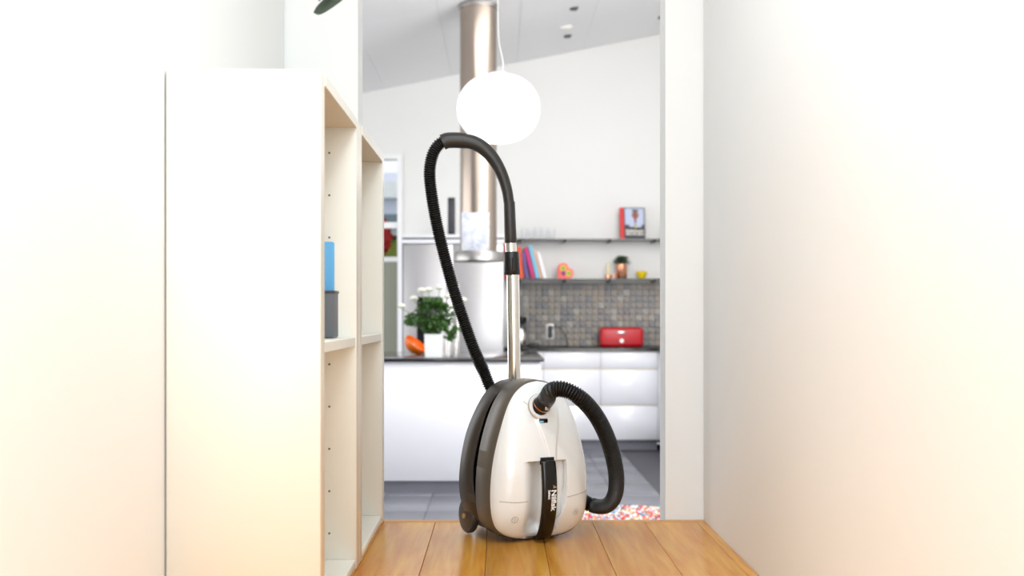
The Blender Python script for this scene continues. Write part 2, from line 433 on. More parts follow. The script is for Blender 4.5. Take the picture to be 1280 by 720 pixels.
hb = empty('building', (-1.5, 15, KF - .05), 'pale bluish neighbouring house wall beyond the hedge', 'building')
MB().box(-4.5, 1.4, 15, 16, KF - .05, 2.55).build('wall', M['render'], hb)
MB().box(-4.5, 1.4, 14.6, 15, 1.86, 1.96).build('canopy', M['roofg'], hb)
MB().box(-4.5, 1.4, 14.85, 15, 2.2, 2.42).build('fascia', M['white'], hb)

# ================================================================== KITCHEN FITTINGS
CT = KF + .90        # 0.35 worktop top
FR = 9.8
def drawer_unit(x0, x1, label):
    r = empty('base_cabinet', ((x0 + x1) / 2, FR, KF), label, 'cabinet', 'white drawer cabinets under the back worktop')
    MB().box(x0 + .001, x1 - .001, FR + .022, BACK - .005, KF + .096, CT - .031).build('carcass', M['grip'], r)
    MB().box(x0 + .001, x1 - .001, FR + .06, FR + .075, KF, KF + .096).build('toe_kick', M['kick'], r)
    zs = [KF + .096, -.143, .172, CT - .034]
    for k in range(3):
        MB().cbox(x0 + .002, x1 - .002, FR, FR + .02, zs[k] + .0, zs[k + 1] - (.014 if k < 2 else .002), .002, 1).build('drawer', M['cab'], r)
drawer_unit(.05, .39, 'narrow white drawer cabinet right beside the tall steel fridge')
drawer_unit(.39, .889, 'white three-drawer cabinet left of the seam, between narrow unit and corner')
drawer_unit(.889, 1.39, 'white three-drawer cabinet beneath the red bread bin, next to the corner')
def side_unit(y0, y1, label):
    X = 1.405
    r = empty('base_cabinet', (X, (y0 + y1) / 2, KF), label, 'cabinet', 'white cabinets along the right kitchen wall')
    MB().box(X + .022, KR - .003, y0 + .001, y1 - .001, KF + .096, CT - .031).build('carcass', M['grip'], r)
    MB().box(X + .06, X + .075, y0 + .001, y1 - .001, KF, KF + .096).build('toe_kick', M['kick'], r)
    zs = [KF + .096, -.143, .172, CT - .034]
    for k in range(3):
        MB().cbox(X, X + .02, y0 + .002, y1 - .002, zs[k], zs[k + 1] - (.014 if k < 2 else .002), .002, 1).build('drawer', M['cab'], r)
MB().cbox(1.392, 1.424, 9.797, 9.83, KF + .096, CT - .032, .002, 1).build('corner_post', M['cab'], origin=(1.408, 9.81, KF + .096), label='narrow white corner filler where the back and side cabinets meet', cat='filler')
side_unit(9.2, 9.795, 'white corner cabinet on the right wall, half hidden by the doorway')
side_unit(8.5, 9.19, 'white side cabinet on the right wall, in front of the corner one')
mb = MB(); mb.cbox(.048, KR - .003, FR - .02, BACK - .004, CT - .03, CT, .003, 1)
mb.cbox(1.385, KR - .003, 8.5, FR - .021, CT - .03, CT, .003, 1)
mb.build('worktop', M['granite'], origin=(.9, 10.1, CT - .03), label='black stone worktop running along the back wall and round the corner', cat='worktop')

# mosaic splashback
sp = MB().box(.10, KR - .003, BACK - .012, BACK - .001, CT + .001, .935).build('backsplash', M['grout2'], kind='structure')
TS = .0583; vis = [MB().cbox(0, TS - .003, 0, .010, 0, TS - .003, .0015, 1).build('tile', m_, sp) for m_ in STONE]
for o in vis[:]: COL.objects.unlink(o)
random.seed(11)
for i in range(27):
    for j in range(10):
        o = bpy.data.objects.new('tile', random.choices(vis, (5, 5, 3, 3, 2))[0].data); COL.objects.link(o); o.parent = sp
        o.location = (.102 + i * TS, BACK - .0205 - random.uniform(0, .003), CT + .002 + j * TS)
for o in vis: bpy.data.objects.remove(o)
mb = MB()
for i in range(27, 32):
    for j in range(10):
        mb.m = random.randrange(5); x = .102 + i * TS; z = CT + .002 + j * TS
        mb.box(x, x + TS - .003, BACK - .021, BACK - .012, z, z + TS - .003)
mb.build('tiles', STONE, sp, kind='stuff')

# fridge and its surround
F0, F1 = -.846, .038
r = empty('refrigerator', ((F0 + F1) / 2, FR, KF), 'tall brushed steel two-door refrigerator behind the kitchen island', 'refrigerator')
MB().box(F0, F1, FR + .04, BACK - .005, KF + .02, 1.262).build('body', M['steel'], r)
xs_ = at(567, 0, FR).x
dl = MB().cbox(F0 + .002, xs_ - .003, FR, FR + .038, KF + .05, 1.26, .008).build('door', M['steel'], r)
dr = MB().cbox(xs_ + .003, F1 - .002, FR, FR + .038, KF + .05, 1.26, .008).build('door', M['steel'], r)
for dd, xx in ((dl, xs_ - .04), (dr, xs_ + .04)):
    MB().tube([(xx, FR - .002, .1), (xx, FR - .04, .12), (xx, FR - .04, .9), (xx, FR - .002, .92)], .009, 10).build('handle', M['chrome'], dd)
a, b = at(521, 430, FR), at(551, 371, FR)
MB().cbox(a.x, b.x, FR - .006, FR + .002, a.z, b.z, .004).build('dispenser', M['gloss'], dl, label='black dispenser panel')
r = empty('fridge_surround', ((F0 + F1) / 2, FR + .2, KF), 'white panel surround framing the steel refrigerator', 'cabinet surround')
MB().box(-.880, F0 - .003, FR - .01, BACK - .004, KF, 1.343).build('side_panel', M['cab'], r)
MB().box(F0 - .002, F1 + .005, FR - .01, BACK - .004, 1.316, 1.343).build('top_panel', M['cab'], r)
MB().box(F0 - .002, F1 + .005, FR + .02, FR + .04, 1.270, 1.315).build('filler', M['shelf'], r)  # dark strip colours in the shade of the recess under the top panel
MB().box(F0 - .002, F1 + .005, FR - .005, FR + .015, 1.266, 1.300).build('filler', M['cab'], r)

# black speaker on the surround
a, b = at(560, 0, FR + .15), at(569, 247.5, FR + .15)
r = empty('speaker', ((a.x + b.x) / 2, FR + .15, 1.344), 'slim upright black speaker standing on top of the fridge surround', 'speaker')
MB().cbox(a.x, b.x, FR + .10, FR + .17, 1.344, b.z, .006).build('cabinet', M['black'], r)
MB().cbox(a.x + .008, b.x - .008, FR + .094, FR + .101, 1.37, b.z - .02, .002).build('grille', M['darkc'], r)

# shelves
def shelf(z, x0, x1, label):
    r = empty('wall_shelf', ((x0 + x1) / 2, BACK - .1, z - .012), label, 'shelf', 'thin dark shelves on the kitchen wall')
    MB().box(x0, x1, BACK - .19, BACK - .003, z - .009, z).build('board', M['shelf'], r)
    for px_ in (650, 706, 762, 818):
        x = at(px_, 0, BACK - .2).x
        b_ = MB(); b_.tube([(x, BACK - .003, z - .025), (x, BACK - .19, z - .022)], .008, 10); b_.lathe([(.002, -.02), (.016, -.014), (.016, .0), (.008, .006)], (x, BACK - .2, z - .02), 14, 'Y')
        b_.build('bracket', M['bracket'], r)
SH = BACK - .2
Z1, Z2 = at(0, 298.3, SH).z, at(0, 348.2, SH).z
shelf(Z1, .05, KR - .01, 'upper thin dark shelf holding the portrait book and glasses')
shelf(Z2, .05, KR - .01, 'lower thin dark shelf just above the stone tiles')
SY = BACK - .13       # where shelf things stand

# books leaning on the lower shelf
def book(p0, ptop, wpx, m, label, Z, hz=None, group='books leaning on the lower shelf'):
    """p0: bottom centre px x, ptop: (x,y) of the top centre, wpx thickness"""
    b0 = Vector((at(p0, 0, SY - .06).x, SY, Z)); t = at(ptop[0], ptop[1], SY - .06)
    ang = math.atan2(t.x - b0.x, t.z - b0.z); L = math.hypot(t.x - b0.x, t.z - b0.z); th = wpx * SY / FPX
    r = empty('book', (b0.x, SY, Z), label, 'book', group)
    r.rotation_euler = (0, ang, 0); r.location.z += abs(math.sin(ang)) * th / 2 + .001; ORG[r] = Vector((0, 0, 0))
    y0, y1 = -.075, .09
    MB().box(-th / 2 + .002, th / 2 - .002, y0 + .003, y1 - .004, .003, L - .003).build('pages', M['paper'], r)
    c = MB(); c.box(-th / 2, -th / 2 + .002, y0, y1, 0, L); c.box(th / 2 - .002, th / 2, y0, y1, 0, L); c.box(-th / 2 + .002, th / 2 - .002, y0, y0 + .003, 0, L)
    c.build('cover', m, r)
book(632.5, (632.5, 302), 4.2, M['redc'], 'upright red book behind the vacuum tube, leftmost in the row', Z2)
book(637.8, (637.8, 309), 4.6, M['paper'], 'upright pale book behind the vacuum tube, next to the red one', Z2)
book(643, (643, 306), 4.4, M['peachc'], 'upright peach book just behind the black tube coupling', Z2)
book(652, (648.5, 309), 5.3, M['orangec'], 'orange-red book at the left of the leaning row', Z2)
book(658.8, (654.2, 316), 4, M['purplec'], 'narrow violet book between the orange and magenta ones', Z2)
book(666.8, (657.4, 310), 4.4, M['pinkm'], 'magenta book leaning left, between violet and sky-blue ones', Z2)
book(672.3, (662.5, 307.5), 4.6, M['bluec'], 'sky-blue book leaning left, tallest of the row', Z2)
book(676.6, (667.8, 313), 2.6, M['peachc'], 'thin peach book leaning between sky-blue and white ones', Z2)
book(681.2, (672.6, 315.5), 4, M['white'], 'white book leaning at the right end of the row', Z2)

# heart box
r = MB(); c = at(697, 347.6, SY); s_ = 13 * SY / FPX; poly = [(0, 0), (s_, 0)]
R_ = s_ / 2 * 1.0
for i in range(1, 14): a_ = -PI / 2 + PI * i / 14; poly.append((s_ + R_ * math.cos(a_), R_ + R_ * math.sin(a_)))
poly.append((s_, s_))
for i in range(1, 14): a_ = PI * i / 14; poly.append((R_ + R_ * math.cos(a_), s_ + R_ * math.sin(a_)))
poly.append((0, s_))
hr = empty('heart_box', (c.x + s_ / 2, SY - .03, Z2), 'coral heart-shaped box with round spots lying on its straight side', 'box')
r.prism(poly, lambda p: Vector((c.x + p[0], SY - .06, Z2 + .001 + p[1])), lambda p: Vector((c.x + p[0], SY, Z2 + .001 + p[1]))).build('body', M['coral'], hr)
for (u, v, rr, m_) in ((.5, 1.0, .30, 'yspot'), (1.0, .5, .30, 'yspot'), (.55, .52, .22, 'purple'), (.5, 1.0, .17, 'green'), (1.05, .5, .17, 'green')):
    MB().lathe([(rr * s_, 0), (rr * s_, .003)], (c.x + u * s_, SY - .0635 if m_ != 'green' else SY - .066, Z2 + v * s_), 20, 'Y').build('spot', M[m_], hr)

# candle, plant, bowl
c = at(760, 0, SY); r = empty('candle_holder', (c.x, SY, Z2), 'pale yellow candle in a small copper holder on the lower shelf', 'candle')
MB().lathe([(.026, 0), (.028, .012), (.024, .035), (.012, .04)], (c.x, SY, Z2 + .001), 24).build('holder', M['copper'], r)
MB().lathe([(.011, .036), (.010, .14), (.004, .143)], (c.x, SY, Z2 + .001), 16).build('candle', M['candle'], r)
c = at(767.5, 0, SY)
MB().lathe([(.012, 0), (.015, .05), (.013, .052), (.0105, .004)], (c.x, SY, Z2 + .001), 20).build('shot_glass', M['peachc'], origin=(c.x, SY, Z2), label='tiny pale peach cup between the candle and copper pot', cat='cup')
c = at(777, 0, SY); r = empty('potted_plant', (c.x, SY, Z2), 'small bushy green plant in a shiny copper pot', 'plant')
MB().lathe([(.046, 0), (.049, .004), (.049, .132), (.045, .132), (.044, .02)], (c.x, SY, Z2 + .001), 32).build('pot', M['copper'], r)
mb = MB(); random.seed(5)
for i in range(150):
    a, e, q = random.uniform(0, 2 * PI), random.uniform(-.15, 1.3), random.uniform(.25, 1)
    n_ = Vector((math.cos(a) * math.cos(e), math.sin(a) * math.cos(e), math.sin(e) * .75))
    mb.leaf(Vector((c.x, SY, Z2 + .142)) + n_ * .072 * q, n_ + Vector((random.uniform(-.6, .6), random.uniform(-.6, .6), random.uniform(-.3, .5))), (0, 0, 1), .035, .026)
for i in range(10):
    a = i * .63; mb.tube([(c.x, SY, Z2 + .10), (c.x + .05 * math.cos(a), SY + .05 * math.sin(a), Z2 + .17)], .0015, 5)
mb.build('foliage', M['leafg'], r, kind='stuff')
c = at(802, 0, SY)
MB().lathe([(.02, 0), (.022, .004), (.046, .03), (.052, .066), (.049, .066), (.042, .032), (.01, .01)], (c.x, SY, Z2 + .001), 32).build('bowl', M['yellow'], origin=(c.x, SY, Z2), label='small yellow bowl on the lower shelf near the doorway', cat='bowl')

# portrait book on the upper shelf
a, b = at(775.5, 0, SY), at(806.5, 259.5, SY)
r = empty('cookbook', ((a.x + b.x) / 2, SY, Z1), 'thick book with red spine and dark portrait cover facing out', 'book', local=True)
r.rotation_euler = (math.radians(-6), 0, math.radians(8))
wd, ht = b.x - a.x, b.z - Z1
MB().box(-wd / 2 + .003, wd / 2 - .004, -.016, .016, .004, ht - .004).build('pages', M['paper'], r)
cv = MB(); cv.box(-wd / 2, wd / 2, -.021, -.017, .001, ht); cv.box(-wd / 2, wd / 2, .017, .021, .001, ht)
cv = cv.build('cover', M['darkc'], r)
MB().box(-wd / 2 - .002, -wd / 2 + .028, -.0225, .0225, .001, ht).build('spine', M['redc'], r, label='red spine')
pr = MB()
def rect(m_, x0, x1, z0, z1, y=-.0222): pr.m = m_; pr.box(x0, x1, y, y + .0012, z0, z1)
rect(1, -wd / 2 + .04, wd / 2 - .01, ht * .45, ht * .97)
pr.m = 2; pr.lathe([(.032, 0), (.032, .0012)], (.022, -.0236, ht * .76), 24, 'Y'); rect(2, .008, .036, ht * .5, ht * .74, -.0235)
rect(0, -.005, .05, ht * .87, ht * .93, -.0246)
rect(1, -.035, .012, ht * .38, ht * .62, -.0242); rect(1, .032, .08, ht * .36, ht * .62, -.0242)
rect(0, -wd / 2 + .03, wd / 2 - .001, ht * .02, ht * .37, -.0245)
pr.build('portrait_print', [M['darkc'], M['shirt'], M['skin']], cv)
pr = MB(); random.seed(2)
for z0, z1 in ((.21, .29), (.12, .18)):
    x = -wd / 2 + .045
    while x < wd / 2 - .02:
        ww = random.uniform(.006, .012); pr.box(x, x + ww, -.0262, -.0246, ht * z0, ht * (z1 - random.choice((0, 0, .02)))); x += ww + .004
pr.build('title_lettering', M['paper'], cv)
pr = MB(); pr.lathe([(.011, 0), (.011, .001)], (.024, -.0257, ht * .385), 16, 'Y'); pr.build('badge', M['yspot'], cv)
a = at(829, 0, SY).x; zt = at(0, 268, SY).z
r = empty('book', (a + .06, SY, Z1), 'white and red book on the upper shelf, cut by the doorway edge', 'book')
MB().box(a, a + .12, SY - .012, SY + .012, Z1 + .001, zt).build('pages', M['paper'], r)
mb = MB(); mb.box(a - .002, a + .122, SY - .015, SY - .0125, Z1 + .001, zt + .002); mb.box(a - .002, a + .122, SY + .0125, SY + .015, Z1 + .001, zt + .002)
cv = mb.build('cover', M['white'], r); MB().box(a + .002, a + .12, SY - .017, SY - .0151, Z1 + .01, Z1 + .09).build('print_block', M['orangec'], cv)

# drinking glasses on the upper shelf
def gl(px_, dy, h):
    c = at(px_, 0, SY + dy); R0 = .026
    o = MB().lathe([(R0 * .75, 0), (R0 * .8, .003), (R0, h), (R0 - .002, h), (R0 * .72, .007), (.001, .006)], (c.x, SY + dy, Z1 + .001), 24).build('drinking_glass', M['glass'], origin=(c.x, SY + dy, Z1))
    return o
for px_, dy, h, lb in ((655, 0, .10, 'clear glass nearest the black tube on the upper shelf'), (664, -.03, .09, 'clear glass second from the tube on the upper shelf'),
                       (672.5, .02, .11, 'clear glass third from the tube on the upper shelf'), (681, -.03, .10, 'clear glass second from the right of the glasses'), (690, .0, .095, 'clear glass farthest right of the glasses row')):
    tag(gl(px_, dy, h), lb, 'glass', 'clear glasses on the upper shelf')

# bread bin
a, b = at(749.5, 0, BACK - .25), at(803, 409.5, BACK - .25); BY0, BY1 = BACK - .36, BACK - .08
r = empty('bread_bin', ((a.x + b.x) / 2, BACK - .22, CT), 'glossy red metal bread bin with rounded top on black worktop', 'bread bin')
MB().cbox(a.x, b.x, BY0, BY1, CT + .002, b.z, .032, 5).build('body', M['red'], r)
for f_ in r.children[0].data.polygons: f_.use_smooth = True
c = at(777, 416, BY0); MB().cbox(c.x - .035, c.x + .035, BY0 - .004, BY0 + .004, c.z - .012, c.z + .014, .004).build('name_plate', M['silver'], r, label='silver plate')
c = at(777, 426, BY0); MB().lathe([(.017, 0), (.017, .01), (.012, .016)], (c.x, BY0 - .016, c.z), 20, 'Y').build('knob', M['silver'], r, label='round silver catch')
MB().box(a.x + .02, b.x - .02, BY0 - .0015, BY0 + .004, CT + .040, CT + .042).build('lid_seam', M['darkc'], r)

# wall socket with plug and cord
c = at(687.5, 414.5, BACK - .02)
r = empty('wall_socket', (c.x, BACK - .022, c.z), 'white double wall socket with black plugs on the stone tiles', 'socket')
MB().cbox(c.x - .036, c.x + .036, BACK - .032, BACK - .022, c.z - .07, c.z + .07, .004).build('plate', M['white'], r)
MB().cbox(c.x - .020, c.x + .022, BACK - .036, BACK - .031, c.z - .055, c.z + .055, .002).build('insert', M['black'], r)
for dz in (.03, -.03): MB().lathe([(.022, 0), (.02, .025), (.012, .03)], (c.x + .002, BACK - .062, c.z + dz), 16, 'Y').build('plug', M['black'], r)
P = spline([(c.x + .005, BACK - .065, c.z + .03), at(696, 408, BACK - .07), at(704, 414, BACK - .07), at(709, 426, BACK - .07), (at(709, 0, BACK - .07).x, BACK - .08, CT + .006), (at(700, 0, BACK - .2).x, BACK - .2, CT + .006), (at(676, 0, BACK - .3).x, BACK - .3, CT + .006)], 8)
MB().tube(P, .004, 8).build('power_cord', M['black'], origin=(P[-1].x, P[-1].y, CT), label='thin black cord looping from the wall socket to worktop', cat='cord')

# coffee maker
c = at(651, 0, BACK - .3)
r = empty('coffee_maker', (c.x, BACK - .3, CT), 'black and chrome coffee maker half behind the steel tube', 'coffee maker')
MB().cbox(c.x - .07, c.x + .055, BACK - .38, BACK - .16, CT + .001, CT + .03, .006).build('base', M['black'], r)
MB().cbox(c.x - .07, c.x + .05, BACK - .24, BACK - .16, CT + .03, CT + .27, .01).build('tower', M['black'], r)
MB().lathe([(.03, 0), (.052, .012), (.056, .05), (.03, .06)], (c.x, BACK - .30, CT + .215), 24).build('brew_head', M['black'], r)
MB().lathe([(.045, 0), (.05, .02), (.048, .09), (.03, .12), (.033, .135)], (c.x, BACK - .30, CT + .032), 24).build('carafe', M['chrome'], r)
c = at(667, 0, BACK - .35)
r = empty('kitchen_scale', (c.x, BACK - .35, CT), 'low black kitchen scale lying beside the coffee maker', 'scale')
MB().cbox(c.x - .055, c.x + .06, BACK - .44, BACK - .3, CT + .001, CT + .03, .008).build('base', M['black'], r)
MB().lathe([(.045, 0), (.05, .008)], (c.x, BACK - .37, CT + .0305), 28).build('plate', M['darkc'], r)

# ================================================================== ISLAND
IY0, IY1, IX0, IX1 = 7.4, 8.8, -1.6, .298
r = empty('kitchen_island', (-.65, 7.5, KF), 'long white kitchen island with grey toe kick under black top', 'island')
MB().box(IX0 + .03, IX1 - .045, IY0 + .05, IY1 - .03, -.464, CT - .024).build('carcass', M['cab'], r)
MB().cbox(IX0 + .02, IX1 - .025, IY0 + .03, IY0 + .048, -.464, CT - .024, .002, 1).build('front_panel', M['cab'], r)
MB().cbox(IX1 - .043, IX1 - .025, IY0 + .05, IY1 - .03, -.464, CT - .024, .002, 1).build('end_panel', M['cab'], r)
MB().box(IX0 + .06, IX1 - .09, IY0 + .06, IY1 - .08, KF, -.464).build('toe_kick', M['kick'], r)
MB().cbox(IX0, IX1, IY0, IY1, CT - .022, CT, .003).build('island_worktop', M['granite'], origin=(-.65, 8.1, CT - .022), label='polished black stone top of the kitchen island', cat='worktop')

# vase with white flowers
VY = 7.62
c = at(542.5, 0, VY); vz = CT + .001
r = empty('flower_vase', (c.x, VY, CT), 'white square vase of white flowers on the island', 'vase')
hw = 11.5 * VY / FPX
mb = MB(); H_ = at(0, 417.5, VY).z - vz
mb.add([(c.x + sx * hw * q, VY + sy * hw * q, z) for q, z in ((.92, vz), (1, vz + H_), (.93, vz + H_), (.86, vz + .02)) for sx, sy in ((-1, -1), (1, -1), (1, 1), (-1, 1))],
       [(0, 1, 2, 3)] + [(k * 4 + i, k * 4 + (i + 1) % 4, k * 4 + 4 + (i + 1) % 4, k * 4 + 4 + i) for k in range(3) for i in range(4)] + [(15, 14, 13, 12)])
mb.build('vase', M['white'], r)
top = Vector((c.x, VY, vz + H_ - .01)); random.seed(21)
def bloom(mb, p, R0):
    mb.lathe([(.001, -.75), (.5, -.6), (.78, -.1), (.7, .4), (.35, .7), (.001, .78)], (0, 0, 0), 14)
    mb.v[-84:] = [v * R0 + p for v in mb.v[-84:]]
    for ring, (n_, tilt, s_) in enumerate(((5, .3, .72), (6, .6, .75), (7, .95, .75))):
        for i in range(n_):
            a = 2 * PI * i / n_ + ring * .4
            d_ = Vector((math.cos(a) * math.sin(tilt), math.sin(a) * math.sin(tilt), math.cos(tilt)))
            mb.leaf(p - Vector((0, 0, R0 * .6)) + d_ * R0 * .3, d_, Vector((math.cos(a), math.sin(a), -.6)), R0 * 1.9 * s_, R0 * 1.1, .5)
heads = [((527, 363), -.02), ((536, 362.5), .03), ((549.5, 359.5), 0), ((517.5, 373), .02), ((502, 383), -.03), ((579, 375), .02), ((560, 371), .08)]
for (hx, hy), dy in heads:
    p = at(hx, hy, VY + dy)
    mid = (top + p) / 2 + Vector(((p.x - top.x) * .1, 0, .03))
    st = MB().tube(spline([top, mid, p - Vector((0, 0, .015))], 6), .0028, 6).build('stem', M['stem'], r)
    f = MB(); bloom(f, p, .021); f.build('flower', M['petal'], st)
    f = MB()
    for i in range(5): a = i * 1.257; f.leaf(p - Vector((0, 0, .02)), (math.cos(a), math.sin(a), .6), (0, 0, 1), .022, .01)
    f.build('sepals', M['stem'], st)
mb = MB()
for i in range(520):
    a, e, q = random.uniform(0, 2 * PI), random.uniform(-1.2, 1.3), random.uniform(.3, 1) ** .6
    n_ = Vector((math.cos(a) * math.cos(e), math.sin(a) * math.cos(e), math.sin(e)))
    p = Vector((c.x - .005, VY, at(0, 395, VY).z)) + Vector((n_.x * .125 * q, n_.y * .11 * q, n_.z * .10 * q))
    mb.leaf(p, n_ + Vector((random.uniform(-.9, .9), random.uniform(-.9, .9), random.uniform(-.9, .4))), Vector((random.uniform(-.5, .5), random.uniform(-.8, .2), 1)), random.uniform(.03, .05), random.uniform(.02, .034))
for (lx, ly) in ((512, 400), (514, 396), (563, 415), (566, 418), (560, 420), (518, 403), (572, 410)):
    for k in range(9):
        mb.leaf(at(lx + random.uniform(-3, 3), ly + random.uniform(-4, 4), VY), (random.uniform(-1, 1), -.4, random.uniform(-1, .3)), (0, -1, .6), .04, .028)
    mb.tube([top + Vector((0, 0, .1)), at(lx, ly, VY)], .0018, 5)
mb.build('foliage', M['leaf'], r, kind='stuff')

# tilted orange bowl
BYY = 8.1; c = at(519, 430, BYY)
mb = MB(); R0 = .090; prof = []
for i in range(13): t = PI / 2 * i / 12; prof.append((max(.001, R0 * math.sin(t)), -R0 * .85 * math.cos(t)))
for i in range(12, -1, -1): t = PI / 2 * i / 12; prof.append((max(.001, (R0 - .004) * math.sin(t)), -(R0 * .85 - .004) * math.cos(t)))
mb.lathe(prof, (0, 0, 0), 40)
rot = Matrix.Rotation(math.radians(38), 4, 'Y') @ Matrix.Rotation(math.radians(14), 4, 'X')
mb.v = [rot @ v for v in mb.v]; zmin = min(v.z for v in mb.v)
base = Vector((c.x + .01, BYY, CT + .001 - zmin)); mb.v = [v + base for v in mb.v]
r = empty('orange_bowl', (c.x, BYY, CT), 'bright orange bowl tilted on its side beside the white vase', 'bowl')
mb.build('shell', M['orange'], r)
q = rot @ Vector((.0, -.060, -.050)); q = q + base
MB().lathe([(.010, 0), (.010, .004)], (q.x, q.y - .012, q.z), 16, 'Y').build('spot', M['stem'], r, label='dark round spot')
# two pale cylinders
for px_, y_, tp, rad, lb in ((560.5, 7.95, 418, 3.4, 'taller silvery grinder just right of the white vase'), (570, 8.0, 422.5, 2.8, 'shorter silvery grinder near the ribbed hose')):
    c = at(px_, 0, y_); h = at(0, tp, y_).z - CT; R0 = rad * y_ / FPX
    r = empty('grinder', (c.x, y_, CT), lb, 'grinder', 'grinders on the island')
    MB().lathe([(R0, 0), (R0, h * .7), (R0 * .93, h * .72)], (c.x, y_, CT + .001), 24).build('body', M['silver'], r)
    MB().lathe([(R0 * .93, 0), (R0, .003), (R0, h * .24), (R0 * .7, h * .27)], (c.x, y_, CT + .001 + h * .725), 24).build('cap', M['white'], r)

# ================================================================== HOOD, LAMP, SPOTS
HY = 8.16; c = at(598, 0, HY); R0 = 23 * HY / FPX
r = empty('range_hood', (c.x, HY, at(0, 328, HY).z), 'round steel cooker hood with tall cylindrical duct to the ceiling', 'range hood')
zh0, zh1 = at(0, 327.5, HY).z, at(0, 315, HY).z; zt = zc(c.x) - .03
MB().lathe([(R0, zh1), (R0, zt)], (c.x, HY, 0), 64).build('duct', M['duct'], r)
RD = 31.5 * HY / FPX; MB().lathe([(RD - .01, zh0), (RD, zh0 + .006), (RD, zh1 - .004), (RD - .004, zh1), (R0 + .002, zh1)], (c.x, HY, 0), 64).build('hood_disc', M['hoodsteel'], r)
MB().lathe([(R0 + .001, 0), (R0 + .014, 0), (R0 + .014, .025), (R0 + .001, .025)], (c.x, HY, zc(c.x) - .055), 64).build('collar', M['hoodsteel'], r)
a = at(577, 0, HY - .16).x; b = at(611.5, 0, HY - .16).x; zt = at(0, 265.5, HY - .16).z
r = empty('picture_panel', ((a + b) / 2, HY - .165, zh1), 'pale marbled square panel propped on the hood before the duct', 'picture', local=True)
r.rotation_euler = (math.radians(-3), 0, 0)
MB().cbox(-(b - a) / 2, (b - a) / 2, -.006, .006, .001, zt - zh1, .001, 1).build('panel', M['marble'], r)

LY = 6.06; c = at(623, 136, LY)
r = empty('pendant_lamp', tuple(c), 'glowing white opal globe pendant lamp on a thin cord', 'lamp')
a_, b_ = 52 * LY / FPX, 43 * LY / FPX; prof = []
for i in range(33): t = PI * i / 32; prof.append((max(.02, a_ * math.sin(t) ** .82), -b_ * math.cos(t)))
MB().lathe(prof, tuple(c), 64).build('globe', M['opal'], r)
MB().lathe([(.045, b_ - .006), (.045, b_ + .008), (.02, b_ + .014)], tuple(c), 32).build('holder', M['white'], r)
cz = zc(c.x)
MB().tube(spline([(c.x + .02, LY, c.z + b_ + .01), at(628.5, 76, LY), at(623.5, 50, LY), at(622.3, 5, LY), (at(622.3, 0, LY).x, LY, cz - .05)], 10), .0028, 8).build('cord', M['white'], r)
MB().lathe([(.05, -.035), (.05, 0.004)], (at(622.3, 0, LY).x, LY, cz - .012), 32).build('ceiling_rose', M['white'], r)
pl = bpy.data.lights.new('globe_light', 'POINT'); pl.energy = 3; pl.shadow_soft_size = .12
plo = bpy.data.objects.new('globe_light', pl); COL.objects.link(plo); plo.location = (c.x, LY, c.z - b_ - .14)

for (px_, py_, m_, lb) in ((717, 10, 'duct', 'small bronze ceiling spotlight nearest, above the lamp cord side'), (709, 44.5, 'duct', 'small bronze ceiling spotlight closest to the wall junction'),
                           (707, 34, 'white', 'small white ceiling fitting between two bronze spotlights'), (827, 21, 'duct', 'bronze ceiling spotlight at the edge of the right doorway wall')):
    Y = 3247 / (CY - py_ - .198 * (px_ - CX)); c = at(px_, py_, Y); z = zc(c.x)
    r = empty('ceiling_spotlight', (c.x, Y, z), lb, 'ceiling light', 'small spotlights on the sloping ceiling')
    R0 = .04 if m_ != 'white' else .06
    MB().lathe([(R0, -.004 - .0), (R0, .012)], (c.x, Y, z), 24).build('rim', M[m_], r)
    MB().lathe([(R0 * .72, -.016), (R0 * .8, -.004)], (c.x, Y, z), 24).build('lens', M['bracket'] if m_ != 'white' else M['paper'], r)

# felt ball rug
random.seed(9)
RC = Vector((.74, 6.42, KF)); RR = .45; cols = ['redc', 'orangec', 'coral', 'white', 'paper', 'white', 'peachc', 'yspot', 'purplec', 'bluec', 'redc', 'white', 'grey']
r = empty('felt_rug', tuple(RC), 'round rug of multicoloured felt balls on the slate floor', 'rug')
MB().lathe([(RR - .01, .001), (RR - .01, .004)], tuple(RC), 48).build('backing', M['paper'], r)
mb = MB(); rb = .0115; ring = rb
def ball(c, rr):
    vs = [(c.x, c.y, c.z - rr)]; n_ = 6
    for t in (-.5, .5):
        for i in range(n_): a = 2 * PI * (i + t) / n_; vs.append((c.x + rr * .87 * math.cos(a), c.y + rr * .87 * math.sin(a), c.z + rr * t))
    vs.append((c.x, c.y, c.z + rr)); fs = []
    for i in range(n_):
        j = (i + 1) % n_; fs += [(0, 1 + j, 1 + i), (1 + i, 1 + j, 7 + j, 7 + i), (7 + i, 7 + j, 13)]
    mb.add(vs, fs, True)
while ring < RR - rb:
    n_ = max(1, int(2 * PI * ring / (2 * rb)))
    for i in range(n_):
        a = 2 * PI * i / n_ + ring * 31; mb.m = random.randrange(len(cols))
        ball(RC + Vector((ring * math.cos(a), ring * math.sin(a), .004 + rb)), rb)
    ring += 2 * rb
mb.build('felt_balls', [M[c_] for c_ in cols], r, kind='stuff')

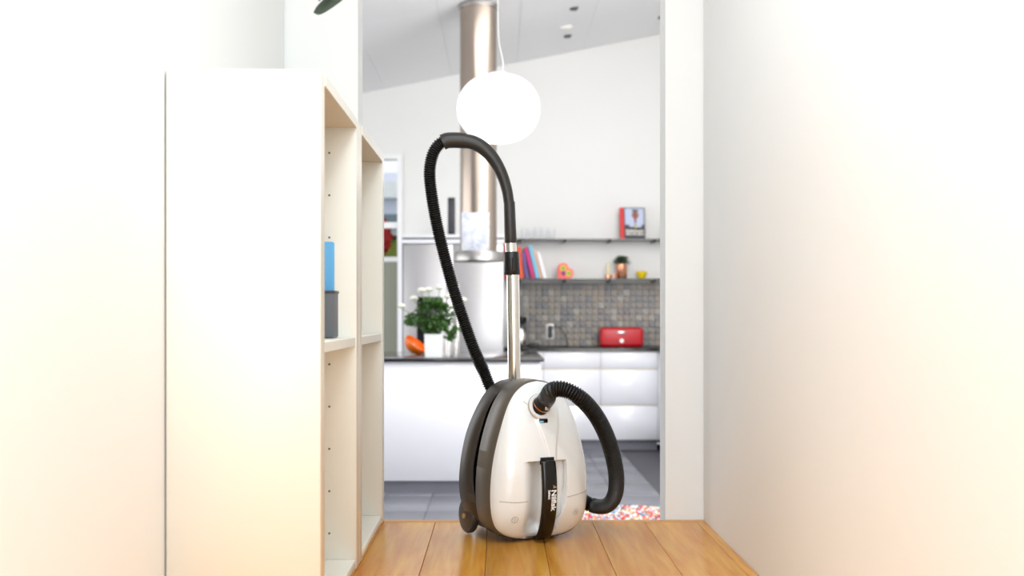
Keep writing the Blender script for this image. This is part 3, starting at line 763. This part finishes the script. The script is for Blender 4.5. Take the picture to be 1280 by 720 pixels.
# ================================================================== BOOKCASES
BX0, BX1, BT = HL + .004, -.355, 1.12
def bookcase(y0, y1, label):
    r = empty('bookcase', ((BX0 + BX1) / 2, (y0 + y1) / 2, 0), label, 'bookcase', 'cream bookcases along the left wall')
    t = .056
    for (a, b) in ((y0, y0 + t), (y1 - t, y1)):
        sp_ = MB().cbox(BX0, BX1, a + .0005, b - .0005, .001, BT, .0012, 1).build('side_panel', M['cream'], r)
    MB().cbox(BX0 + .006, BX1 - .0005, y0 + t, y1 - t, BT - .022, BT, .001, 1).build('top_panel', M['birch'], r)
    MB().box(BX0, BX0 + .005, y0 + t, y1 - t, .002, BT - .002).build('back_panel', M['cream'], r)
    MB().cbox(BX0 + .006, BX1 - .002, y0 + t, y1 - t, .555, .577, .001, 1).build('shelf', M['cream'], r)
    MB().cbox(BX0 + .006, BX1 - .002, y0 + t, y1 - t, .002, .024, .001, 1).build('bottom_panel', M['cream'], r)
    # cream front lipping of the top panel
    MB().box(BX1 - .0005, BX1 + .0015, y0 + t, y1 - t, BT - .022, BT).build('top_edging', M['cream'], r)
    mb = MB()
    for i in range(10):
        z = .09 + i * .105
        if abs(z - .565) < .03 or z > BT - .05: continue
        for x in (-.422, BX0 + .05): mb.lathe([(.0028, 0), (.0028, .0009)], (x, y1 - t - .0006, z), 10, 'Y')
    mb.build('pin_holes', M['hole'], r, kind='stuff')
bookcase(2.222, 2.838, 'cream bookcase nearest the camera, with the blue folder inside')
bookcase(2.839, 3.455, 'cream empty bookcase farther off, against the doorway wall')
a = at(417.5, 0, 2.72)
r = empty('magazine_file', (-.47, 2.69, .578), 'light blue folder standing on the near bookcase shelf', 'folder')
MB().cbox(-.60, a.x - .002, 2.722, 2.745, .578, at(0, 302, 2.72).z, .003, 1).build('cover', M['blue'], r)
MB().box(-.597, a.x - .006, 2.7455, 2.755, .579, at(0, 304, 2.72).z).build('pages', M['paper'], r)
r = empty('box_file', (-.47, 2.66, .578), 'dark grey box file in front of the blue folder', 'box file')
MB().cbox(-.60, at(418, 0, 2.65).x, 2.64, 2.715, .578, at(0, 364, 2.65).z, .004).build('box', M['grey'], r)
MB().cbox(-.602, at(418, 0, 2.65).x + .002, 2.638, 2.717, at(0, 366.5, 2.65).z, at(0, 363.2, 2.65).z, .002).build('lid', M['darkc'], r)

# hanging plant whose leaf dips into the top left corner
r = empty('hanging_plant', (-.42, 2.3, 1.75), 'dark green drooping leaf of a hanging plant, top left corner', 'plant')
MB().lathe([(.05, 0), (.075, .02), (.09, .13), (.083, .13), (.04, .015)], (-.42, 2.3, 1.72), 32).build('pot', M['white'], r)
for k in range(3):
    a = k * 2.1; MB().tube([(-.42 + .086 * math.cos(a), 2.3 + .086 * math.sin(a), 1.845), (-.42, 2.3, 2.399)], .0015, 6).build('string', M['paper'], r)
def strap(pts, wd):
    P = spline(pts, 8); n_ = len(P); mb = MB(); vs = []; fs = []
    for i, p in enumerate(P):
        t = i / (n_ - 1); T = (P[min(i + 1, n_ - 1)] - P[max(i - 1, 0)]).normalized(); sd = T.cross(Vector((.25, 1, .1))).normalized()
        w_ = wd * (math.sin(PI * min(1, t * .82 + .18)) ** .7 + .02); up = sd.cross(T)
        vs += [p - sd * w_ + up * w_ * .2, p, p + sd * w_ + up * w_ * .2, p + sd * .4 * w_ + up * (w_ * .1 + .001), p - sd * .4 * w_ + up * (w_ * .1 + .001)]
    for i in range(n_ - 1):
        k = i * 5
        for q in ((0, 1), (1, 2), (2, 3), (3, 4), (4, 0)): fs.append((k + q[0], k + q[1], k + 5 + q[1], k + 5 + q[0]))
    return mb.add(vs, fs, True)
strap([(-.42, 2.3, 1.83), (-.31, 2.27, 1.80), at(452, -60, 2.25), at(432, -18, 2.24), at(402, 10, 2.24), at(392, 16, 2.24)], .017).build('leaf', M['leafd'], r)
strap([(-.42, 2.3, 1.83), (-.36, 2.22, 1.78), at(420, -70, 2.22), at(413, -24, 2.22), at(398, 2, 2.22)], .013).build('leaf', M['leafd'], r)
strap([(-.42, 2.3, 1.83), (-.5, 2.3, 1.92), (-.58, 2.32, 1.84)], .018).build('leaf', M['leafd'], r)
strap([(-.42, 2.3, 1.83), (-.42, 2.42, 1.93), (-.4, 2.52, 1.83)], .018).build('leaf', M['leafd'], r)

# ================================================================== VACUUM CLEANER
TH = math.radians(27)
VO = Vector((.0695, 3.24, 0))
vac = empty('vacuum_cleaner', tuple(VO), 'white and taupe canister vacuum cleaner standing upright on oak floor', 'vacuum cleaner', rz=TH)
def W(p):     # world -> vacuum local
    p = Vector(p) - VO; c_, s_ = math.cos(-TH), math.sin(-TH)
    return Vector((p.x * c_ - p.y * s_, p.x * s_ + p.y * c_, p.z))
# half outline z -> half width
HWS = [(.0, .006), (.045, .0065), (.078, .011), (.107, .023), (.130, .044), (.1415, .075), (.1455, .11), (.1460, .15), (.1425, .20), (.1345, .25), (.1225, .30), (.1065, .35), (.0865, .395), (.062, .428), (.032, .448), (.0, .455)]
half = spline([(x * 1.06, 0, z * .985) for x, z in HWS], 10)
half[0].x = 0
full = half + [Vector((-p.x, 0, p.z)) for p in reversed(half[1:-1])]
C0 = Vector((0, 0, .20))
tab = sorted([(math.atan2(p.x, p.z - C0.z), math.hypot(p.x, p.z - C0.z)) for p in full])
import bisect
TA = [t[0] for t in tab]
def rho(a):
    i = bisect.bisect(TA, a)
    (a0, r0), (a1, r1) = (tab[i - 1] if i > 0 else (tab[-1][0] - 2 * PI, tab[-1][1])), (tab[i] if i < len(tab) else (tab[0][0] + 2 * PI, tab[0][1]))
    return r0 + (r1 - r0) * ((a - a0) / (a1 - a0) if a1 > a0 else 0)
def edge_y(z): return -.094 + .014 * sstep(.30, .46, z)
def front(x, z, recess=True):
    a = math.atan2(x, z - C0.z); s_ = min(1, math.hypot(x, z - C0.z) / rho(a))
    B = .060 - .030 * sstep(.18, .46, z) - .012 * sstep(.10, .0, z)
    y = edge_y(z) - B * (1 - s_ ** 3.2) ** .62
    y -= .0065 * sstep(.0, .009, x + .036 - .027 * sstep(.37, .235, z)) * sstep(.0, .012, .050 - .022 * sstep(.37, .235, z) - x) * sstep(.415, .36, z)
    if recess:
        top_ = sstep(.229, .2255, z); bot = sstep(.012, .05, z)
        lft = sstep(-.080, -.008, x); wR = .056 - .020 * sstep(.14, .04, z)
        rgt = sstep(wR + .003, wR - .003, x)
        y += .042 * top_ * lft * rgt * (.35 + .65 * bot) * (1 - .45 * sstep(-.01, wR, x))
    return y
NA, NS = 240, 84
vs = []; fs = []
for k in range(NS):
    s_ = 1 - (k / NS) ** 1.0
    for i in range(NA):
        a = -PI + 2 * PI * i / NA; r_ = rho(a) * s_ * .992; x, z = r_ * math.sin(a), C0.z + r_ * math.cos(a)
        vs.append((x, front(x / .992, C0.z + (z - C0.z) / .992) if k else edge_y(z), z))
vs.append((0, front(0, C0.z), C0.z))
for k in range(NS - 1):
    for i in range(NA): j = (i + 1) % NA; fs.append((k * NA + i, k * NA + j, (k + 1) * NA + j, (k + 1) * NA + i))
for i in range(NA): fs.append(((NS - 1) * NA + i, (NS - 1) * NA + (i + 1) % NA, NS * NA))
cover = MB().add(vs, fs, True).build('top_cover', M['shellw'], vac, label='glossy pearl white cover')

def shell(layers, name, m, label=None, capf=False, capb=False, taper=False):
    """layers: list of (y function of z, inset)"""
    vs = []; fs = []
    for yf, ins in layers:
        for i in range(NA):
            a = -PI + 2 * PI * i / NA; z_ = C0.z + rho(a) * math.cos(a); r_ = rho(a) - ins - (.012 * sstep(.27, .44, z_) + .010 * sstep(.16, .03, z_) if taper and ins < .02 else 0)
            x, z = r_ * math.sin(a), C0.z + r_ * math.cos(a); vs.append((x, yf(z), z))
    n_ = len(layers)
    for k in range(n_ - 1):
        for i in range(NA): j = (i + 1) % NA; fs.append((k * NA + i, k * NA + j, (k + 1) * NA + j, (k + 1) * NA + i))
    if capf: fs.append(tuple(range(NA)))
    if capb: fs.append(tuple((n_ - 1) * NA + i for i in range(NA)))
    return MB().add(vs, fs, True).build(name, m, vac, label=label)
shell([(lambda z: edge_y(z) + .001, .006), (lambda z: edge_y(z) + .000, .0015), (lambda z: edge_y(z) + .004, -.0018), (lambda z: edge_y(z) + .03, -.003), (lambda z: -.010 + .008 * sstep(.1, .4, z), -.003), (lambda z: -.006 + .008 * sstep(.1, .4, z), .001), (lambda z: -.004, .012)],
      'upper_shell', M['shellg'], 'taupe grey middle band')
def gw(z): return .026 * sstep(.07, .20, z) * sstep(.50, .34, z) - .002
shell([(lambda z: -.0045, .005), (lambda z: .0015 + gw(z), .004), (lambda z: .01 + gw(z), .012)], 'groove', M['groove'], 'black groove', True, True)
shell([(lambda z: .001 + gw(z), .006), (lambda z: .0005 + gw(z), .001), (lambda z: .003 + gw(z), -.002), (lambda z: .05, -.006), (lambda z: .092, -.008), (lambda z: .108, .004), (lambda z: .116, .024), (lambda z: .118, .06)],
      'lower_shell', M['shelld'], 'dark taupe back shell', capb=True, taper=True)

# wheels
for sx in (-1, 1):
    X = .128 * sx; mb = MB(); R0 = .0500
    mb.lathe([(R0 - .012, -.010), (R0 - .003, -.010), (R0, -.006), (R0, .006), (R0 - .003, .010), (R0 - .012, .011), (.012, .013), (.002, .013)], (X + .006 * sx, .086, .0505), 48, 'X')
    mb.v = [Vector((2 * (X + .006 * sx) - v.x, v.y, v.z)) if sx < 0 else v for v in mb.v]
    wh = mb.build('wheel', M['shelld'], vac)
    MB().lathe([(.0075, -.004), (.0075, .004)], (X + .019 * sx, .086, .0505), 20, 'X').build('hub_cap', M['gold'], wh)

# seams on the cover
def on(x, z, d=.0005): return Vector((x, front(x, z) - d, z))
def seam(pts, name='panel_seam', r_=.0009, m='seam', parent=None):
    P = spline([(x, 0, z) for x, z in pts], 14)
    return MB().tube([on(p.x, p.z, 0) for p in P], r_, 6).build(name, M[m], parent or vac)
def arc_to_edge(z0, x0, z1, sg):
    a = math.atan2(sg, (z1 - C0.z) / .14)
    return [(x0, z0), ((x0 + sg * .125) / 2, (z0 + z1) / 2 + .001), (sg * .1385, z1)]
seam([(-.139, .122), (-.10, .119), (-.062, .120)])
seam([(.058, .124), (.095, .128), (.139, .134)])
seam([(-.066, .2285), (-.03, .2295), (.053, .2285)])
seam([(.055, .2275), (.0555, .19), (.054, .14), (.044, .08), (.030, .045)])
seam([(-.056, .392), (-.048, .386), (-.041, .379), (-.034, .386), (-.022, .392), (-.004, .395)], r_=.0006)
# handle strap
path = spline([(0, -.152, .2295), (0, -.164, .2290), (0, -.1685, .2240), (0, -.1735, .19), (0, -.1755, .14), (0, -.171, .09), (0, -.158, .045), (0, -.140, .016), (0, -.115, .005)], 8)
vs = []; fs = []; n_ = len(path)
xc = -.009
for i, p in enumerate(path):
    T = (path[min(i + 1, n_ - 1)] - path[max(i - 1, 0)]).normalized(); N_ = Vector((0, T.z, -T.y))
    if N_.y > 0: N_ = -N_
    t = i / (n_ - 1); hw = .0205 + .0012 * math.sin(PI * t)
    for (u, v) in ((-1, -.010), (-1, -.001), (-.9, .0015), (-.5, .0032), (0, .0040), (.5, .0032), (.9, .0015), (1, -.001), (1, -.010)):
        vs.append(p + Vector((xc + u * hw, 0, 0)) + N_ * v)
for i in range(n_ - 1):
    for k in range(9): j = (k + 1) % 9; fs.append((i * 9 + k, i * 9 + j, i * 9 + 9 + j, i * 9 + 9 + k))
fs += [tuple(range(9)), tuple((n_ - 1) * 9 + k for k in range(9))]
hnd = MB().add(vs, fs, True).build('carry_handle', M['gloss'], vac, label='glossy black carry handle with white lettering')
# lettering reads downwards, letter tops to the right
R_t = Matrix(((0, 1, 0), (0, 0, -1), (-1, 0, 0))).to_4x4()
def lettering(txt, size, x, ztop, nm, bold):
    o = text_mesh(txt, size, .0004, nm, M['print'], hnd, Matrix.Identity(4), bold)
    for v in o.data.vertices:
        z = ztop - v.co.x; X = x + v.co.y
        i = min(range(n_), key=lambda q: abs(path[q].z - z)); j = min(n_ - 1, i + 1) if path[i].z > z else max(0, i - 1)
        p, q = path[i], path[j]; t = (z - p.z) / (q.z - p.z) if abs(q.z - p.z) > 1e-6 else 0
        u = abs((X - xc) / .0215)
        y = p.y + (q.y - p.y) * t - (.0040 - .0032 * u ** 2.5) - .0004 - v.co.z
        v.co = Vector((X, y, z))
lettering('Nilfisk', .0225, -.0075, .152, 'brand_lettering', .0006)
lettering('Select', .0105, -.0180, .152, 'model_lettering', .0002)
mb = MB().add([(-.0040, -.1798, .166), (.0100, -.1785, .158), (-.0025, -.1798, .156), (-.0020, -.1798, .161)], [(0, 1, 2, 3)]); mb.build('emblem', M['gold'], hnd)
# pedal icons
for x, z, kind in ((-.098, .070, 'i'), (.094, .078, 'o')):
    P = [on(x + .0085 * math.cos(a), z + .0085 * math.sin(a), .0003) for a in [2 * PI * i / 28 for i in range(29)]]
    ic = MB().tube(P, .0006, 6).build('button_ring', M['seam'], vac)
    if kind == 'i': MB().tube([on(x, z - .004, .0004), on(x, z + .004, .0004)], .0006, 6).build('icon', M['seam'], ic)
    else:
        MB().tube([on(x + .0025 * math.cos(a), z + .0025 * math.sin(a), .0004) for a in [2 * PI * i / 12 for i in range(13)]], .0008, 6).build('icon', M['seam'], ic)
# small emblem on the left side of the dark shell
MB().cbox(-.1560, -.1530, .050, .056, .165, .195, .0008, 1).build('side_emblem', M['silver'], vac)

# suction socket
sx_, sz_ = -.010, .375
sy_ = front(sx_, sz_, False)
ax = Vector((.20, -.70, .68)).normalized()
def ringmesh(prof, c_, axis, name, m, parent, n=40, label=None):
    mb = MB().lathe(prof, (0, 0, 0), n); q = axis.to_track_quat('Z', 'Y').to_matrix(); mb.v = [q @ v + c_ for v in mb.v]
    return mb.build(name, m, parent, label=label)
sc0 = Vector((sx_, sy_ + .004, sz_))
ax2 = Vector((.05, -.93, .35)).normalized()
skt = ringmesh([(.037, -.018), (.0365, .004), (.034, .008), (.0285, .007), (.0265, -.006), (.0265, -.012)], sc0, ax2, 'hose_socket', M['white'], vac, label='white round hose socket')
sl_ = front(sx_, sz_ - .038)
MB().cbox(sx_ - .012, sx_ + .014, sl_ - .002, sl_ + .01, sz_ - .043, sz_ - .031, .002).build('latch_slot', M['gloss'], vac)
MB().cbox(sx_ - .012, sx_ + .0, sl_ - .0028, sl_ - .001, sz_ - .042, sz_ - .036, .0005, 1).build('slot_reflection', M['bluec'], vac)  # pale blue chip paints a coloured reflection onto the slot
ringmesh([(.0366, -.001), (.0380, .0), (.0380, .002), (.0366, .003)], sc0, ax2, 'socket_shade_ring', M['seam'], skt)  # grey ring paints the shade line around the socket rim
# front hose: from the socket over to the right, behind the body and up the back
e0 = sc0 + ax * .006
def vp(px_, py_, Y): return W(at(px_, py_, Y))
e1 = vp(684, 489, 2.955)
ctrl = [e0 + ax * .030, vp(689, 488.5, 3.05), vp(703, 486.5, 3.035), vp(722, 495, 3.03), vp(741, 514, 3.05), vp(756, 540, 3.08), vp(766, 570, 3.12), vp(770.5, 598, 3.17), vp(768, 620, 3.24), vp(758, 632, 3.32), vp(742, 632, 3.41), vp(724, 622, 3.405),
        vp(702, 590, 3.39), vp(672, 545, 3.41), vp(640, 515, 3.41), vp(616, 489, 3.41), vp(605, 465, 3.41), vp(593, 438, 3.39), vp(580, 402, 3.39), vp(567, 362, 3.39), vp(556, 322, 3.39), vp(547, 285, 3.39), vp(540.5, 250, 3.39), vp(537, 218, 3.39), vp(540, 196, 3.39), vp(547, 182.5, 3.39), vp(556, 175.8, 3.39)]
P = resample(spline(ctrl, 60), .00135)
rads = []
for i in range(len(P)):
    ph = i % 5; rb_ = .0228 - .0035 * sstep(.38, .6, i / len(P)); rads.append(rb_ - (.0044, .0026, 0, 0, .0026)[ph])
hs = MB().tube(P, rads, 22).build('hose', M['hose'], vac, label='ribbed black suction hose')
# collar where hose enters the socket
mb = MB(); d0 = (P[6] - e0).normalized()
CP = spline([e0 - ax * .012, e0 + ax * .012, P[1], P[9], P[18], P[25]], 6); nn = len(CP)
col = MB().tube(CP, [.0245 if i < nn * .62 else .0245 - .0035 * (i / nn - .62) / .38 for i in range(nn)], 32).build('hose_collar', M['black'], vac)
q = e0 + ax * .012 + Vector((.0, -.0215, -.0125)); MB().cbox(q.x - .0065, q.x + .0075, q.y - .003, q.y + .004, q.z - .006, q.z + .006, .0015).build('release_button', M['silver'], col, label='silver release button')
P3 = [e0 - ax * .0, e0 + ax * .004]; MB().tube(P3, .0252, 32).build('collar_ring', M['copper'], col, label='copper-toned ring')

# grip, tube and couplings
g0 = [vp(553, 178, 3.39), vp(560, 175.5, 3.39), vp(572, 175.3, 3.39), vp(582, 176, 3.39)]
MB().tube(spline(g0, 6), .0238, 28).build('hose_cuff', M['tubeblk'], vac)
gp = spline([vp(580, 176, 3.39), vp(592, 178.5, 3.39), vp(605, 186, 3.39), vp(617, 199, 3.39), vp(627, 217, 3.39), vp(633.5, 237, 3.39), vp(636.5, 256, 3.39)], 8); nn = len(gp)
MB().tube(gp, [.0215 - .0052 * sstep(.1, .95, i / nn) for i in range(nn)], 28).build('bent_grip', M['tubeblk'], vac, label='bent dark grey hand grip')
def seg(px0, py0, px1, py1, r0, r1, nm, m, lb=None, Y=3.39):
    a_, b_ = vp(px0, py0, Y), vp(px1, py1, Y); d_ = (b_ - a_)
    return MB().tube([a_, a_ + d_ * .02, a_ + d_ * .5, b_ - d_ * .02, b_], [r0 * .95, r0, (r0 + r1) / 2, r1, r1 * .95], 32).build(nm, m, vac, label=lb)
seg(636.6, 252, 638.4, 304, .0172, .0186, 'tube_sleeve', M['tubeblk'])
seg(638.4, 303, 639, 316, .0172, .0172, 'steel_ring', M['chrome'], 'polished steel ring')
cp = seg(639.2, 315, 640, 343.5, .0232, .0248, 'coupling', M['black'])
pb = vp(642, 322, 3.39 - .0235); pb2 = vp(642, 338, 3.39 - .0245)
MB().tube([pb, pb2], .0045, 10).build('slide_button', M['black'], cp)
seg(641, 343, 643, 478, .0195, .0195, 'steel_tube', M['chrome'], 'polished steel telescopic tube')
seg(643, 470, 643.5, 622, .0175, .0175, 'steel_tube', M['chrome'])
nz_ = empty  # nozzle stands on the floor behind the body
c_ = vp(643.5, 622, 3.39)
MB().tube([c_ + Vector((0, 0, .03)), c_ - Vector((0, 0, .03)), Vector((c_.x, c_.y, .055))], [.022, .024, .026], 24).build('nozzle_neck', M['black'], vac)
MB().cbox(c_.x - .12, c_.x + .12, c_.y - .022, c_.y + .03, .002, .055, .01, 3).build('floor_nozzle', M['black'], vac)
